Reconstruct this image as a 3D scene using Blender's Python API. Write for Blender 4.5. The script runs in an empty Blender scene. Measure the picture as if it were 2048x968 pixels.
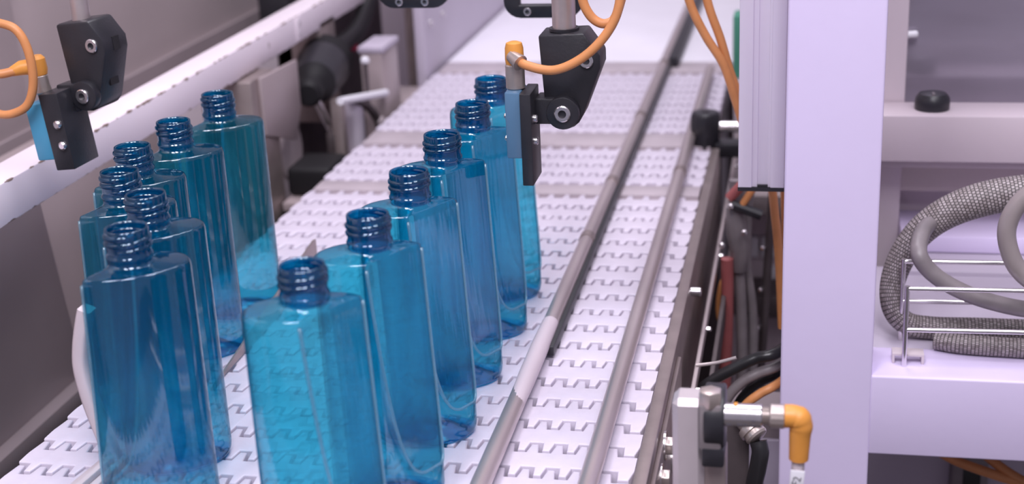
import bpy, bmesh, math, random
from mathutils import Vector, Matrix
random.seed(7)
scn = bpy.context.scene
COL = scn.collection
PI = math.pi

# ------------------------------------------------------------------ camera
cam_data = bpy.data.cameras.new('camera')
cam_data.sensor_width = 36.0
cam_data.lens = 50.09
cam_data.clip_start = 0.02
cam_data.clip_end = 50
cam = bpy.data.objects.new('camera', cam_data)
COL.objects.link(cam)
cam.matrix_world = Matrix(((0.97993978, -0.02434431, 0.19780139, 0.0),
                           (0.19434109, 0.33662076, -0.92136747, 0.0),
                           (-0.04415399, 0.94132557, 0.33459917, 0.44),
                           (0, 0, 0, 1)))
cam_data.dof.use_dof = True
cam_data.dof.focus_distance = 0.98
cam_data.dof.aperture_fstop = 6.3
scn.camera = cam

# ------------------------------------------------------------------ world and lamps
world = bpy.data.worlds.new('world')
scn.world = world
world.use_nodes = True
bg = world.node_tree.nodes['Background']
bg.inputs[0].default_value = (0.80, 0.74, 0.92, 1)
bg.inputs[1].default_value = 0.33


def area(name, loc, target, sx, sy, power, color=(0.95, 0.92, 1.0)):
    ld = bpy.data.lights.new(name, 'AREA')
    ld.shape = 'RECTANGLE'
    ld.size = sx
    ld.size_y = sy
    ld.energy = power
    ld.color = color
    o = bpy.data.objects.new(name, ld)
    COL.objects.link(o)
    o.location = loc
    o.rotation_euler = (Vector(target) - Vector(loc)).to_track_quat('-Z', 'Y').to_euler()
    return o


# rows of fluorescent battens under the factory ceiling
area('ceiling_lamp', (-0.50, -0.35, 1.75), (-0.30, 1.0, 0.0), 0.42, 0.95, 23)
area('ceiling_lamp', (0.15, -0.35, 1.75), (-0.20, 1.0, 0.0), 0.42, 0.95, 25)
area('ceiling_lamp', (-0.30, 1.75, 2.0), (-0.30, 1.75, 0.0), 0.7, 1.2, 27)
area('ceiling_lamp', (0.55, 0.50, 1.9), (0.1, 1.1, 0.0), 0.4, 1.2, 15)

scn.view_settings.view_transform = 'Standard'
scn.view_settings.look = 'None'
scn.view_settings.gamma = 1.0
scn.view_settings.use_curve_mapping = False
scn.view_settings.exposure = -0.12
scn.cycles.transparent_max_bounces = 40
scn.cycles.max_bounces = 9
scn.cycles.diffuse_bounces = 3
scn.cycles.glossy_bounces = 3
scn.cycles.adaptive_threshold = 0.04

# ------------------------------------------------------------------ materials
MATS = {}


def nm(name):
    m = bpy.data.materials.new(name)
    m.use_nodes = True
    MATS[name] = m
    nt = m.node_tree
    b = nt.nodes['Principled BSDF']
    return m, nt, b


def mat(name, col, rough=0.5, metal=0.0, var=0.0, scale=40.0, bump=0.0, bscale=200.0, stretch=(1, 1, 1), spec=0.5, coat=0.0):
    """Principled surface with noise variation in colour and a fine bump."""
    m, nt, b = nm(name)
    b.inputs['Roughness'].default_value = rough
    b.inputs['Metallic'].default_value = metal
    b.inputs['Specular IOR Level'].default_value = spec
    b.inputs['Coat Weight'].default_value = coat
    tc = nt.nodes.new('ShaderNodeTexCoord')
    mp = nt.nodes.new('ShaderNodeMapping')
    mp.inputs['Scale'].default_value = stretch
    nt.links.new(tc.outputs['Object'], mp.inputs[0])
    if var > 0:
        n = nt.nodes.new('ShaderNodeTexNoise')
        n.inputs['Scale'].default_value = scale
        n.inputs['Detail'].default_value = 4
        nt.links.new(mp.outputs[0], n.inputs['Vector'])
        r = nt.nodes.new('ShaderNodeValToRGB')
        r.color_ramp.elements[0].position = 0.3
        r.color_ramp.elements[1].position = 0.7
        r.color_ramp.elements[0].color = tuple(c * (1 - var) for c in col) + (1,)
        r.color_ramp.elements[1].color = tuple(min(1, c * (1 + var * 0.5)) for c in col) + (1,)
        nt.links.new(n.outputs['Fac'], r.inputs[0])
        nt.links.new(r.outputs[0], b.inputs['Base Color'])
    else:
        b.inputs['Base Color'].default_value = tuple(col) + (1,)
    if bump > 0:
        n2 = nt.nodes.new('ShaderNodeTexNoise')
        n2.inputs['Scale'].default_value = bscale
        n2.inputs['Detail'].default_value = 3
        nt.links.new(mp.outputs[0], n2.inputs['Vector'])
        bp = nt.nodes.new('ShaderNodeBump')
        bp.inputs['Strength'].default_value = bump
        bp.inputs['Distance'].default_value = 0.001
        nt.links.new(n2.outputs['Fac'], bp.inputs['Height'])
        nt.links.new(bp.outputs[0], b.inputs['Normal'])
    return m


mat('belt_plastic', (0.67, 0.605, 0.71), 0.42, var=0.07, scale=45, bump=0.15, bscale=300)
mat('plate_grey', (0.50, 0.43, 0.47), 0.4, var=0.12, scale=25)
mat('plate_white', (0.84, 0.80, 0.88), 0.35, var=0.04, scale=10)
mat('stainless', (0.60, 0.515, 0.515), 0.34, 0.7, var=0.12, scale=60, stretch=(1, 0.15, 1))
mat('stainless_bright', (0.78, 0.74, 0.76), 0.2, 0.95, var=0.08, scale=90)
mat('steel_plate', (0.40, 0.33, 0.32), 0.42, 0.75, var=0.15, scale=30)
mat('dark_steel', (0.13, 0.105, 0.11), 0.5, 0.5, var=0.2, scale=30)
mat('lavender_paint', (0.74, 0.64, 0.88), 0.42, var=0.04, scale=9, bump=0.08, bscale=150)
mat('post_steel', (0.60, 0.53, 0.56), 0.35, 0.3, var=0.08, scale=40)
mat('matte_black', (0.010, 0.009, 0.011), 0.6, spec=0.3)
mat('panel_mauve', (0.60, 0.51, 0.56), 0.45, var=0.05, scale=6)
mat('pvc_grey', (0.34, 0.29, 0.29), 0.25, var=0.15, scale=40, stretch=(1, 1, 0.3))
mat('aluminium', (0.80, 0.72, 0.84), 0.38, 0.12, var=0.05, scale=30, stretch=(1, 1, 0.1))
mat('panel_grey', (0.50, 0.42, 0.43), 0.34, 0.15, var=0.10, scale=4, bump=0.05, bscale=60)
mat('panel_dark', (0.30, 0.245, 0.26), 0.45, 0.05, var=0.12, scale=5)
mat('panel_pink', (0.40, 0.325, 0.335), 0.4, 0.1, var=0.08, scale=6)
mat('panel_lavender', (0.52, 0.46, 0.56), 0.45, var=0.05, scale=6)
mat('black_plastic', (0.022, 0.021, 0.027), 0.38, var=0.2, scale=60, bump=0.1, bscale=500)
mat('black_rubber', (0.018, 0.017, 0.019), 0.3)
mat('grey_rubber', (0.22, 0.19, 0.20), 0.42, var=0.15, scale=60)
mat('orange_cable', (0.66, 0.27, 0.10), 0.45, var=0.08, scale=80)
mat('orange_plastic', (0.74, 0.31, 0.06), 0.4, var=0.06, scale=80)
mat('red_hose', (0.36, 0.10, 0.10), 0.4, var=0.1, scale=60)
mat('sensor_blue', (0.07, 0.32, 0.52), 0.35, var=0.05, scale=50)
mat('sensor_slate', (0.095, 0.19, 0.31), 0.35, var=0.05, scale=50)
mat('ivory_plastic', (0.64, 0.55, 0.58), 0.38, var=0.06, scale=30)
mat('nut_nickel', (0.55, 0.47, 0.44), 0.33, 0.7, var=0.1, scale=80)
mat('green_plastic', (0.07, 0.30, 0.20), 0.5)
mat('red_plastic', (0.55, 0.03, 0.10), 0.4)
mat('tag_white', (0.80, 0.78, 0.84), 0.5)
mat('ink', (0.10, 0.09, 0.11), 0.6)
mat('floor_mat', (0.10, 0.085, 0.085), 0.6, var=0.25, scale=6)
mat('wall_mat', (0.50, 0.45, 0.50), 0.7, var=0.08, scale=2)
mat('glass_panel', (0.34, 0.30, 0.37), 0.15, 0.35, var=0.25, scale=3, stretch=(1, 1, 5))

# chipped white paint on the long beam: bare brown metal shows along the arris
m, nt, b = nm('chipped_paint')
b.inputs['Roughness'].default_value = 0.45
tc = nt.nodes.new('ShaderNodeTexCoord')
sep = nt.nodes.new('ShaderNodeSeparateXYZ')
nt.links.new(tc.outputs['Object'], sep.inputs[0])
n = nt.nodes.new('ShaderNodeTexNoise')
n.inputs['Scale'].default_value = 70
n.inputs['Detail'].default_value = 6
nt.links.new(tc.outputs['Object'], n.inputs['Vector'])


def mathn(nt, op, a, bb, clamp=False):
    k = nt.nodes.new('ShaderNodeMath')
    k.operation = op
    k.use_clamp = clamp
    for i, v in enumerate((a, bb)):
        if v is None:
            continue
        if isinstance(v, (int, float)):
            k.inputs[i].default_value = v
        else:
            nt.links.new(v, k.inputs[i])
    return k.outputs[0]


# beam local z runs 0 (bottom) .. 0.0325 (top): distance to the nearer long edge of the face
dx2 = mathn(nt, 'POWER', mathn(nt, 'ABSOLUTE', mathn(nt, 'SUBTRACT', sep.outputs['X'], 0.0168), None), 2.0)


def arris(z):
    q = mathn(nt, 'POWER', mathn(nt, 'ABSOLUTE', mathn(nt, 'SUBTRACT', sep.outputs['Z'], z), None), 2.0)
    return mathn(nt, 'SQRT', mathn(nt, 'ADD', dx2, q), None)


dd = mathn(nt, 'MINIMUM', arris(0.0323), arris(0.0002))
edge = mathn(nt, 'SUBTRACT', 1.0, mathn(nt, 'MULTIPLY', dd, 330.0), True)
thr = mathn(nt, 'ADD', n.outputs['Fac'], mathn(nt, 'MULTIPLY', edge, 0.26))
chip = mathn(nt, 'MULTIPLY', mathn(nt, 'SUBTRACT', thr, 0.72), 40.0, True)
mx = nt.nodes.new('ShaderNodeMix')
mx.data_type = 'RGBA'
nt.links.new(chip, mx.inputs['Factor'])
mx.inputs['A'].default_value = (0.86, 0.76, 0.83, 1)
mx.inputs['B'].default_value = (0.22, 0.15, 0.13, 1)
nt.links.new(mx.outputs['Result'], b.inputs['Base Color'])

# braided sleeve: crossing strands in UV space (u round the hose, v metres along it)
m, nt, b = nm('braided_sleeve')
b.inputs['Roughness'].default_value = 0.5
uv = nt.nodes.new('ShaderNodeUVMap')
mp = nt.nodes.new('ShaderNodeMapping')
mp.inputs['Scale'].default_value = (32, 370, 1)
nt.links.new(uv.outputs[0], mp.inputs[0])
br = nt.nodes.new('ShaderNodeTexBrick')
br.inputs['Scale'].default_value = 1.0
br.inputs['Mortar Size'].default_value = 0.16
br.inputs['Mortar Smooth'].default_value = 0.6
br.inputs['Brick Width'].default_value = 1.0
br.inputs['Row Height'].default_value = 1.0
br.inputs['Color1'].default_value = (0.46, 0.40, 0.41, 1)
br.inputs['Color2'].default_value = (0.24, 0.20, 0.20, 1)
br.inputs['Mortar'].default_value = (0.06, 0.05, 0.05, 1)
nt.links.new(mp.outputs[0], br.inputs['Vector'])
nt.links.new(br.outputs['Color'], b.inputs['Base Color'])
bp = nt.nodes.new('ShaderNodeBump')
bp.inputs['Strength'].default_value = 0.8
bp.inputs['Distance'].default_value = 0.001
bp.invert = True
nt.links.new(br.outputs['Fac'], bp.inputs['Height'])
nt.links.new(bp.outputs[0], b.inputs['Normal'])


def bottle_mat(name, thin, thick, diff, dfac, rough, wavy=0.45, f0=0.10, gbump=0.12):
    """Thin-walled tinted PET: tinted transmission, a little scatter and a Schlick reflection."""
    m = bpy.data.materials.new(name)
    m.use_nodes = True
    MATS[name] = m
    nt = m.node_tree
    nt.nodes.clear()
    out = nt.nodes.new('ShaderNodeOutputMaterial')
    tc = nt.nodes.new('ShaderNodeTexCoord')
    mp = nt.nodes.new('ShaderNodeMapping')
    mp.inputs['Scale'].default_value = (1, 1, 0.06)
    nt.links.new(tc.outputs['Object'], mp.inputs[0])
    n = nt.nodes.new('ShaderNodeTexNoise')
    n.inputs['Scale'].default_value = 110
    n.inputs['Detail'].default_value = 2
    nt.links.new(mp.outputs[0], n.inputs['Vector'])
    bp = nt.nodes.new('ShaderNodeBump')
    bp.inputs['Strength'].default_value = 0.40
    bp.inputs['Distance'].default_value = 0.002
    nt.links.new(n.outputs['Fac'], bp.inputs['Height'])
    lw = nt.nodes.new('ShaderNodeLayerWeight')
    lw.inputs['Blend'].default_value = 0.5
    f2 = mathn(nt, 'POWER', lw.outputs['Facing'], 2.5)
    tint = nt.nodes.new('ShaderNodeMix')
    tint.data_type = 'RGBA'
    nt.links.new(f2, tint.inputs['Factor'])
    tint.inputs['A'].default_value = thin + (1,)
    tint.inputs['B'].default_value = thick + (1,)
    tr = nt.nodes.new('ShaderNodeBsdfTransparent')
    nt.links.new(tint.outputs['Result'], tr.inputs[0])
    df = nt.nodes.new('ShaderNodeBsdfDiffuse')
    df.inputs[0].default_value = diff + (1,)
    tl = nt.nodes.new('ShaderNodeBsdfTranslucent')
    tl.inputs[0].default_value = diff + (1,)
    ms = nt.nodes.new('ShaderNodeMixShader')
    ms.inputs[0].default_value = 0.5
    nt.links.new(df.outputs[0], ms.inputs[1])
    nt.links.new(tl.outputs[0], ms.inputs[2])
    rf = nt.nodes.new('ShaderNodeBsdfRefraction')
    rf.inputs['IOR'].default_value = 1.12
    rf.inputs['Roughness'].default_value = 0.0
    nt.links.new(tint.outputs['Result'], rf.inputs['Color'])
    nt.links.new(bp.outputs[0], rf.inputs['Normal'])
    mr = nt.nodes.new('ShaderNodeMixShader')
    mr.inputs[0].default_value = wavy
    nt.links.new(tr.outputs[0], mr.inputs[1])
    nt.links.new(rf.outputs[0], mr.inputs[2])
    m1 = nt.nodes.new('ShaderNodeMixShader')
    m1.inputs[0].default_value = dfac
    nt.links.new(mr.outputs[0], m1.inputs[1])
    nt.links.new(ms.outputs[0], m1.inputs[2])
    gl = nt.nodes.new('ShaderNodeBsdfGlossy')
    gl.inputs['Roughness'].default_value = rough
    gl.inputs[0].default_value = (0.78, 0.93, 1, 1)
    bg_ = nt.nodes.new('ShaderNodeBump')
    bg_.inputs['Strength'].default_value = gbump
    bg_.inputs['Distance'].default_value = 0.002
    nt.links.new(n.outputs['Fac'], bg_.inputs['Height'])
    nt.links.new(bg_.outputs[0], gl.inputs['Normal'])
    f5 = mathn(nt, 'POWER', lw.outputs['Facing'], 5.0)
    fr = mathn(nt, 'ADD', mathn(nt, 'MULTIPLY', f5, 0.75), f0, True)
    m2 = nt.nodes.new('ShaderNodeMixShader')
    nt.links.new(fr, m2.inputs[0])
    nt.links.new(m1.outputs[0], m2.inputs[1])
    nt.links.new(gl.outputs[0], m2.inputs[2])
    nt.links.new(m2.outputs[0], out.inputs[0])
    return m


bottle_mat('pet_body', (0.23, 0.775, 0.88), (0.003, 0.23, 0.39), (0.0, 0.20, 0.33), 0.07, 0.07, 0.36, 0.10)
bottle_mat('pet_edge_glint', (0.70, 0.92, 0.96), (0.40, 0.72, 0.86), (0.55, 0.76, 0.88), 0.26, 0.15, 0.3, 0.06)  # whitish bead colour paints the bright highlight lines on the panel edges
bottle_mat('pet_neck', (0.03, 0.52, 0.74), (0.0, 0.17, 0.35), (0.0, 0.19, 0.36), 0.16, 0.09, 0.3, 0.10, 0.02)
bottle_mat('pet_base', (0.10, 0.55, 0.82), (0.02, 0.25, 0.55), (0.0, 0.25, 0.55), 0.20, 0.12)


# ------------------------------------------------------------------ mesh builder
class MB:
    def __init__(self):
        self.v = []
        self.f = []
        self.uv = {}

    def box(self, x0, x1, y0, y1, z0, z1, rot=None, piv=None):
        i = len(self.v)
        pts = [Vector((x, y, z)) for z in (z0, z1) for (x, y) in ((x0, y0), (x1, y0), (x1, y1), (x0, y1))]
        if rot is not None:
            piv = Vector(piv) if piv is not None else Vector(((x0 + x1) / 2, (y0 + y1) / 2, (z0 + z1) / 2))
            pts = [piv + rot @ (p - piv) for p in pts]
        self.v += pts
        self.f += [tuple(i + k for k in q) for q in ((3, 2, 1, 0), (4, 5, 6, 7), (0, 1, 5, 4), (1, 2, 6, 5), (2, 3, 7, 6), (3, 0, 4, 7))]
        return self

    def prism(self, pts2, axis, a0, a1):
        """polygon in the two other axes (cyclic order after axis), extruded from a0 to a1 along axis"""
        n = len(pts2)
        i = len(self.v)
        for a in (a0, a1):
            for (p, q) in pts2:
                self.v.append(Vector({'x': (a, p, q), 'y': (p, a, q), 'z': (p, q, a)}[axis]))
        self.f.append(tuple(range(i, i + n)))
        self.f.append(tuple(range(i + 2 * n - 1, i + n - 1, -1)))
        for k in range(n):
            k2 = (k + 1) % n
            self.f.append((i + k, i + k2, i + n + k2, i + n + k))
        return self

    def rings(self, path, radii, seg=14, cap=True, uv=False, ang0=0.0):
        path = [Vector(p) for p in path]
        n = len(path)
        base = len(self.v)
        up = None
        lens = 0.0
        vs = []
        for k in range(n):
            t = (path[min(k + 1, n - 1)] - path[max(k - 1, 0)]).normalized()
            if up is None:
                ref = Vector((0, 0, 1)) if abs(t.z) < 0.9 else Vector((0, 1, 0))
                up = (ref - t * ref.dot(t)).normalized()
            else:
                up = (up - t * up.dot(t)).normalized()
            sd = t.cross(up)
            if k:
                lens += (path[k] - path[k - 1]).length
            vs.append(lens)
            r = radii[k] if isinstance(radii, (list, tuple)) else radii
            for s in range(seg):
                a = ang0 + 2 * PI * s / seg
                self.v.append(path[k] + (up * math.cos(a) + sd * math.sin(a)) * r)
        for k in range(n - 1):
            for s in range(seg):
                s2 = (s + 1) % seg
                q = (base + k * seg + s, base + k * seg + s2, base + (k + 1) * seg + s2, base + (k + 1) * seg + s)
                if uv:
                    self.uv[len(self.f)] = ((s / seg, vs[k]), ((s + 1) / seg, vs[k]), ((s + 1) / seg, vs[k + 1]), (s / seg, vs[k + 1]))
                self.f.append(q)
        if cap:
            self.f.append(tuple(base + s for s in range(seg - 1, -1, -1)))
            self.f.append(tuple(base + (n - 1) * seg + s for s in range(seg)))
        return self

    def cyl(self, a, b, r, seg=20, r2=None, ang0=0.0):
        return self.rings([a, b], [r, r if r2 is None else r2], seg, ang0=ang0)

    def lathe(self, a, axis, prof, seg=24):
        """prof: list of (distance along axis, radius)"""
        a = Vector(a)
        ax = Vector(axis).normalized()
        ref = Vector((0, 0, 1)) if abs(ax.z) < 0.9 else Vector((0, 1, 0))
        up = (ref - ax * ref.dot(ax)).normalized()
        sd = ax.cross(up)
        base = len(self.v)
        for d, r in prof:
            for s in range(seg):
                an = 2 * PI * s / seg
                self.v.append(a + ax * d + (up * math.cos(an) + sd * math.sin(an)) * max(r, 1e-5))
        for k in range(len(prof) - 1):
            for s in range(seg):
                s2 = (s + 1) % seg
                self.f.append((base + k * seg + s, base + k * seg + s2, base + (k + 1) * seg + s2, base + (k + 1) * seg + s))
        self.f.append(tuple(base + s for s in range(seg - 1, -1, -1)))
        self.f.append(tuple(base + (len(prof) - 1) * seg + s for s in range(seg)))
        return self

    def tube(self, pts, r, seg=14, sub=8, uv=False):
        return self.rings(smooth_path(pts, sub), r, seg, uv=uv)

    def mesh(self, name, off=(0, 0, 0), bevel=0.0, bseg=2, sharp=35, open_ok=False):
        bm = bmesh.new()
        off = Vector(off)
        vs = [bm.verts.new(p - off) for p in self.v]
        lay = bm.loops.layers.uv.new('UVMap') if self.uv else None
        for i, f in enumerate(self.f):
            try:
                face = bm.faces.new([vs[k] for k in f])
            except ValueError:
                continue
            if lay and i in self.uv:
                for lp, u in zip(face.loops, self.uv[i]):
                    lp[lay].uv = u
        bmesh.ops.recalc_face_normals(bm, faces=bm.faces)
        if bevel > 0:
            es = [e for e in bm.edges if len(e.link_faces) == 2 and e.calc_face_angle(0) > math.radians(35)]
            bmesh.ops.bevel(bm, geom=es, offset=bevel, segments=bseg, affect='EDGES', profile=0.5, clamp_overlap=True)
        me = bpy.data.meshes.new(name)
        bm.to_mesh(me)
        bm.free()
        for p in me.polygons:
            p.use_smooth = True
        if sharp:
            me.set_sharp_from_angle(angle=math.radians(sharp))
        return me


def smooth_path(pts, sub=8):
    P = [Vector(p) for p in pts]
    out = []
    for i in range(len(P) - 1):
        p0 = P[i - 1] if i else P[0] * 2 - P[1]
        p1, p2 = P[i], P[i + 1]
        p3 = P[i + 2] if i + 2 < len(P) else P[-1] * 2 - P[-2]
        for k in range(sub):
            t = k / sub
            out.append(0.5 * ((2 * p1) + (p2 - p0) * t + (2 * p0 - 5 * p1 + 4 * p2 - p3) * t * t + (3 * p1 - p0 - 3 * p2 + p3) * t ** 3))
    out.append(P[-1])
    return out


def tag(o, label=None, cat=None, group=None, kind=None):
    if label:
        o['label'] = label
    if cat:
        o['category'] = cat
    if group:
        o['group'] = group
    if kind:
        o['kind'] = kind
    return o


def thing(name, loc, label, cat, group=None, kind=None):
    o = bpy.data.objects.new(name, None)
    o.empty_display_size = 0.02
    COL.objects.link(o)
    o.location = loc
    return tag(o, label, cat, group, kind)


def world_loc(o):
    p = Vector(o.location)
    while o.parent:
        o = o.parent
        p += Vector(o.location)
    return p


def part(name, mb, material, parent=None, bevel=0.0, label=None, sharp=35, bseg=2, kind=None, loc=None):
    """parts are modelled in world coordinates; the mesh is stored relative to its parent"""
    off = world_loc(parent) if parent else Vector(loc or (0, 0, 0))
    me = mb.mesh(name, off, bevel, bseg, sharp)
    o = bpy.data.objects.new(name, me)
    COL.objects.link(o)
    me.materials.append(MATS[material])
    if parent:
        o.parent = parent
    else:
        o.location = off
    return tag(o, label, kind=kind)


def solo(name, mb, material, loc, label, cat, bevel=0.0, group=None, kind=None, sharp=35):
    o = part(name, mb, material, None, bevel, sharp=sharp, loc=loc)
    return tag(o, label, cat, group, kind)


def bolt(parent, c, axis, r, h=0.003, name='bolt', material='stainless_bright'):
    """cap screw with a hexagon socket"""
    c = Vector(c)
    ax = Vector(axis).normalized()
    b = MB().lathe(c - ax * 0.001, ax, [(0, r), (h + 0.0005, r), (h + 0.001, r * 0.88), (h + 0.001, r * 0.5), (h * 0.4, r * 0.48), (h * 0.4, 0)], 18)
    return part(name, b, material, parent, sharp=30)


def hexbolt(parent, c, axis, r, h, name='hex_bolt', washer=True, material='stainless_bright'):
    c = Vector(c)
    ax = Vector(axis).normalized()
    o = part(name, MB().cyl(c, c + ax * h, r, 6), material, parent, bevel=r * 0.12)
    if washer:
        part('washer', MB().cyl(c - ax * 0.0005, c + ax * 0.001, r * 1.5, 24), 'stainless_bright', parent)
    return o


# ------------------------------------------------------------------ setting
def structure(name, mb, material, label, bevel=0.0, loc=(0, 0, 0)):
    o = part(name, mb, material, None, bevel, loc=loc)
    return tag(o, label, kind='structure')


structure('floor', MB().box(-3, 2, -1.5, 4, -0.95, -0.9), 'floor_mat', 'dark factory floor below the machines')
structure('wall_back', MB().box(-3, 2, 3.3, 3.35, -0.9, 2.4), 'wall_mat', 'pale wall at the far end of the hall')
structure('wall_left', MB().box(-2.05, -2.0, -1.5, 3.3, -0.9, 2.4), 'wall_mat', 'pale wall on the far left of the hall')

# ------------------------------------------------------------------ conveyor belt
BX0, BX1 = -0.505, -0.0985
PITCH = 0.0333
NPER = 24
PER = (BX1 - BX0) / NPER
TD = 0.0112      # tooth depth
GAP = 0.0034


def module_mesh(nper, per):
    """one belt module: flat plate with interlocking knuckles on both long edges, local origin at its left near corner"""
    w = nper * per
    y0, y1 = 0.0, PITCH - GAP
    far, near = [], []
    s = 0.0008
    for k in range(nper):
        x = k * per
        a, bq = x + per * 0.065, x + per * 0.435
        far += [(a + 0.0006, y1), (bq - 0.0006, y1), (bq + s, y1 - TD), (x + per - s * 0.4, y1 - TD)]
        c, d = x + per * 0.60, x + per * 0.90
        near += [(x + s * 0.3, y0), (c - s, y0), (c, y0 - TD), (d, y0 - TD)]
    g = 0.00003
    pts = [(g, y0)]
    for p in near:
        pts.append((min(max(p[0], g), w - g), p[1]))
    pts.append((w - g, y0))
    pts.append((w - g, y1 - TD))
    for p in reversed(far):
        pts.append((min(max(p[0], g), w - g), p[1]))
    pts.append((g, y1 - TD))
    out = []
    for p in pts:
        if not out or (abs(p[0] - out[-1][0]) + abs(p[1] - out[-1][1])) > 1e-5:
            out.append(p)
    mb = MB().prism(out, 'z', -0.010, 0.0)
    bm = bmesh.new()
    vs = [bm.verts.new(p) for p in mb.v]
    for f in mb.f:
        bm.faces.new([vs[k] for k in f])
    bmesh.ops.recalc_face_normals(bm, faces=bm.faces)
    top = [e for e in bm.edges if all(v.co.z > -0.001 for v in e.verts)
           and not (all(v.co.x < 1e-4 for v in e.verts) or all(v.co.x > w - 1e-4 for v in e.verts))]
    bmesh.ops.bevel(bm, geom=top, offset=0.0012, segments=3, affect='EDGES', profile=0.5, clamp_overlap=True)
    me = bpy.data.meshes.new('belt_module')
    bm.to_mesh(me)
    bm.free()
    for p in me.polygons:
        p.use_smooth = True
    me.set_sharp_from_angle(angle=math.radians(40))
    me.materials.append(MATS['belt_plastic'])
    return me


belt = thing('conveyor_belt', (-0.30, 0.6, 0), 'white modular plastic conveyor belt carrying the blue bottles', 'conveyor belt')
PL = (0.505 - 0.1875) / 20
KINDS = {'a': (module_mesh(10, PL), 10 * PL), 'b': (module_mesh(8, PL), 8 * PL), 'c': (module_mesh(12, PL), 12 * PL),
         'm': (module_mesh(4, 0.01625), 0.065), 'r': (module_mesh(1, 0.024), 0.024)}
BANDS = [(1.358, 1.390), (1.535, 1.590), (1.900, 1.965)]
r = 0
y = 0.56
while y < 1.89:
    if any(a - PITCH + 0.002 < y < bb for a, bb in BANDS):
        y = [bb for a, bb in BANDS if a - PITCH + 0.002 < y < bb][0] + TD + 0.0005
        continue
    spans = 'bcmr' if r % 2 == 0 else 'cbmr'
    x = BX0
    for s in spans:
        o = bpy.data.objects.new('belt_module', KINDS[s][0])
        COL.objects.link(o)
        o.parent = belt
        o.location = Vector((x, y, random.uniform(-0.0003, 0.0003))) - Vector(belt.location)
        o.rotation_euler = (random.uniform(-0.006, 0.006), 0, 0)
        x += KINDS[s][1]
    y += PITCH
    r += 1
for i, (a, bb) in enumerate(BANDS):  # flat grey strips across the belt between the module rows
    part('cross_strip', MB().box(BX0 + 0.002, BX1 - 0.001, a, bb, -0.008, 0.0004).box(BX0 + 0.002, BX1 - 0.001, a - 0.014, bb + 0.010, -0.009, -0.0040),
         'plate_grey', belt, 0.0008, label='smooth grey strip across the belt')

bed = thing('conveyor_bed', (-0.30, 0.6, -0.9), 'steel conveyor frame with side plates carrying the white belt', 'conveyor frame')
part('bed', MB().box(BX0 + 0.004, BX1 - 0.002, 0.45, 3.0, -0.05, -0.0108), 'dark_steel', bed)
part('side_plate', MB().box(-0.0975, -0.0885, 0.45, 1.52, -0.10, 0.0035), 'steel_plate', bed, 0.0012, label='brown steel side plate with bolts')
part('side_plate', MB().box(-0.0885, -0.085, 0.45, 0.985, -0.16, -0.006), 'steel_plate', bed, 0.001)
part('side_plate', MB().box(BX0 - 0.006, BX0 - 0.001, 0.45, 1.85, -0.09, -0.010), 'dark_steel', bed, 0.001)
for yy in (0.50, 1.2, 1.9, 2.8):
    for xx in (BX0 + 0.03, BX1 - 0.03):
        part('leg', MB().box(xx - 0.02, xx + 0.02, yy, yy + 0.04, -0.9, -0.05), 'dark_steel', bed, 0.002)
for (yy, zz) in ((0.853, -0.012), (0.826, -0.022), (0.905, -0.050)):
    hexbolt(bed, (-0.085, yy, zz), (1, 0, 0), 0.0068, 0.006, material='nut_nickel')
part('rail', MB().box(-0.079, -0.0755, 0.95, 1.75, -0.046, -0.036), 'stainless', bed, 0.0006, label='slim steel bar beside the belt')
part('rail', MB().box(-0.070, -0.066, 1.05, 1.75, -0.085, -0.060), 'dark_steel', bed, 0.0006)
for yy in (1.00, 1.12, 1.30, 1.45, 1.60):
    part('stud', MB().lathe((-0.0755, yy, -0.041), (1, 0, 0), [(0, 0.0022), (0.003, 0.0022), (0.0042, 0.0013), (0.0042, 0)], 10), 'stainless_bright', bed)
for yy in (1.117,):
    part('stud', MB().lathe((-0.0885, yy, -0.006), (1, 0, 0), [(0, 0.004), (0.008, 0.004), (0.009, 0.003), (0.009, 0)], 12), 'stainless_bright', bed)

# smooth discharge plate beyond the belt
solo('discharge_plate', MB().box(BX0, -0.085, 1.968, 3.2, -0.010, 0.0), 'plate_white', (-0.3, 2.5, -0.01),
     'smooth white plate at the far end beyond the belt', 'plate', 0.001)

# ------------------------------------------------------------------ guide rails lying over the belt
g1 = thing('guide_rail', (-0.1875, 0.6, 0), 'guide rail beside the bottles, with black strip along one side', 'guide rail')
part('rod', MB().rings([(-0.1875, yy, 0.0100) for yy in (0.5, 0.75, 1.0, 1.5, 2.0, 2.9)], 0.0063, 20), 'stainless', g1)
part('wear_strip', MB().box(-0.1835, -0.1775, 0.957, 2.9, 0.0030, 0.0100), 'black_plastic', g1, 0.0006, label='black plastic strip')
sl = MB().rings([(-0.1868, 0.838, 0.0100), (-0.1870, 0.86, 0.0104), (-0.1872, 0.90, 0.0108), (-0.1875, 0.95, 0.0108), (-0.1875, 1.0, 0.0104)],
                [0.0030, 0.0058, 0.0068, 0.0070, 0.0065], 18)
part('wear_strip', MB().box(-0.1835, -0.1690, 1.93, 2.9, 0.0008, 0.0140), 'black_plastic', g1, 0.0006)
part('sleeve', sl, 'panel_mauve', g1, label='pale plastic sleeve')
for yy in (1.19, 1.36, 1.62, 1.90):
    part('joint_ring', MB().cyl((-0.1875, yy, 0.0100), (-0.1875, yy + 0.012, 0.0100), 0.0071, 18), 'steel_plate', g1)

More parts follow.
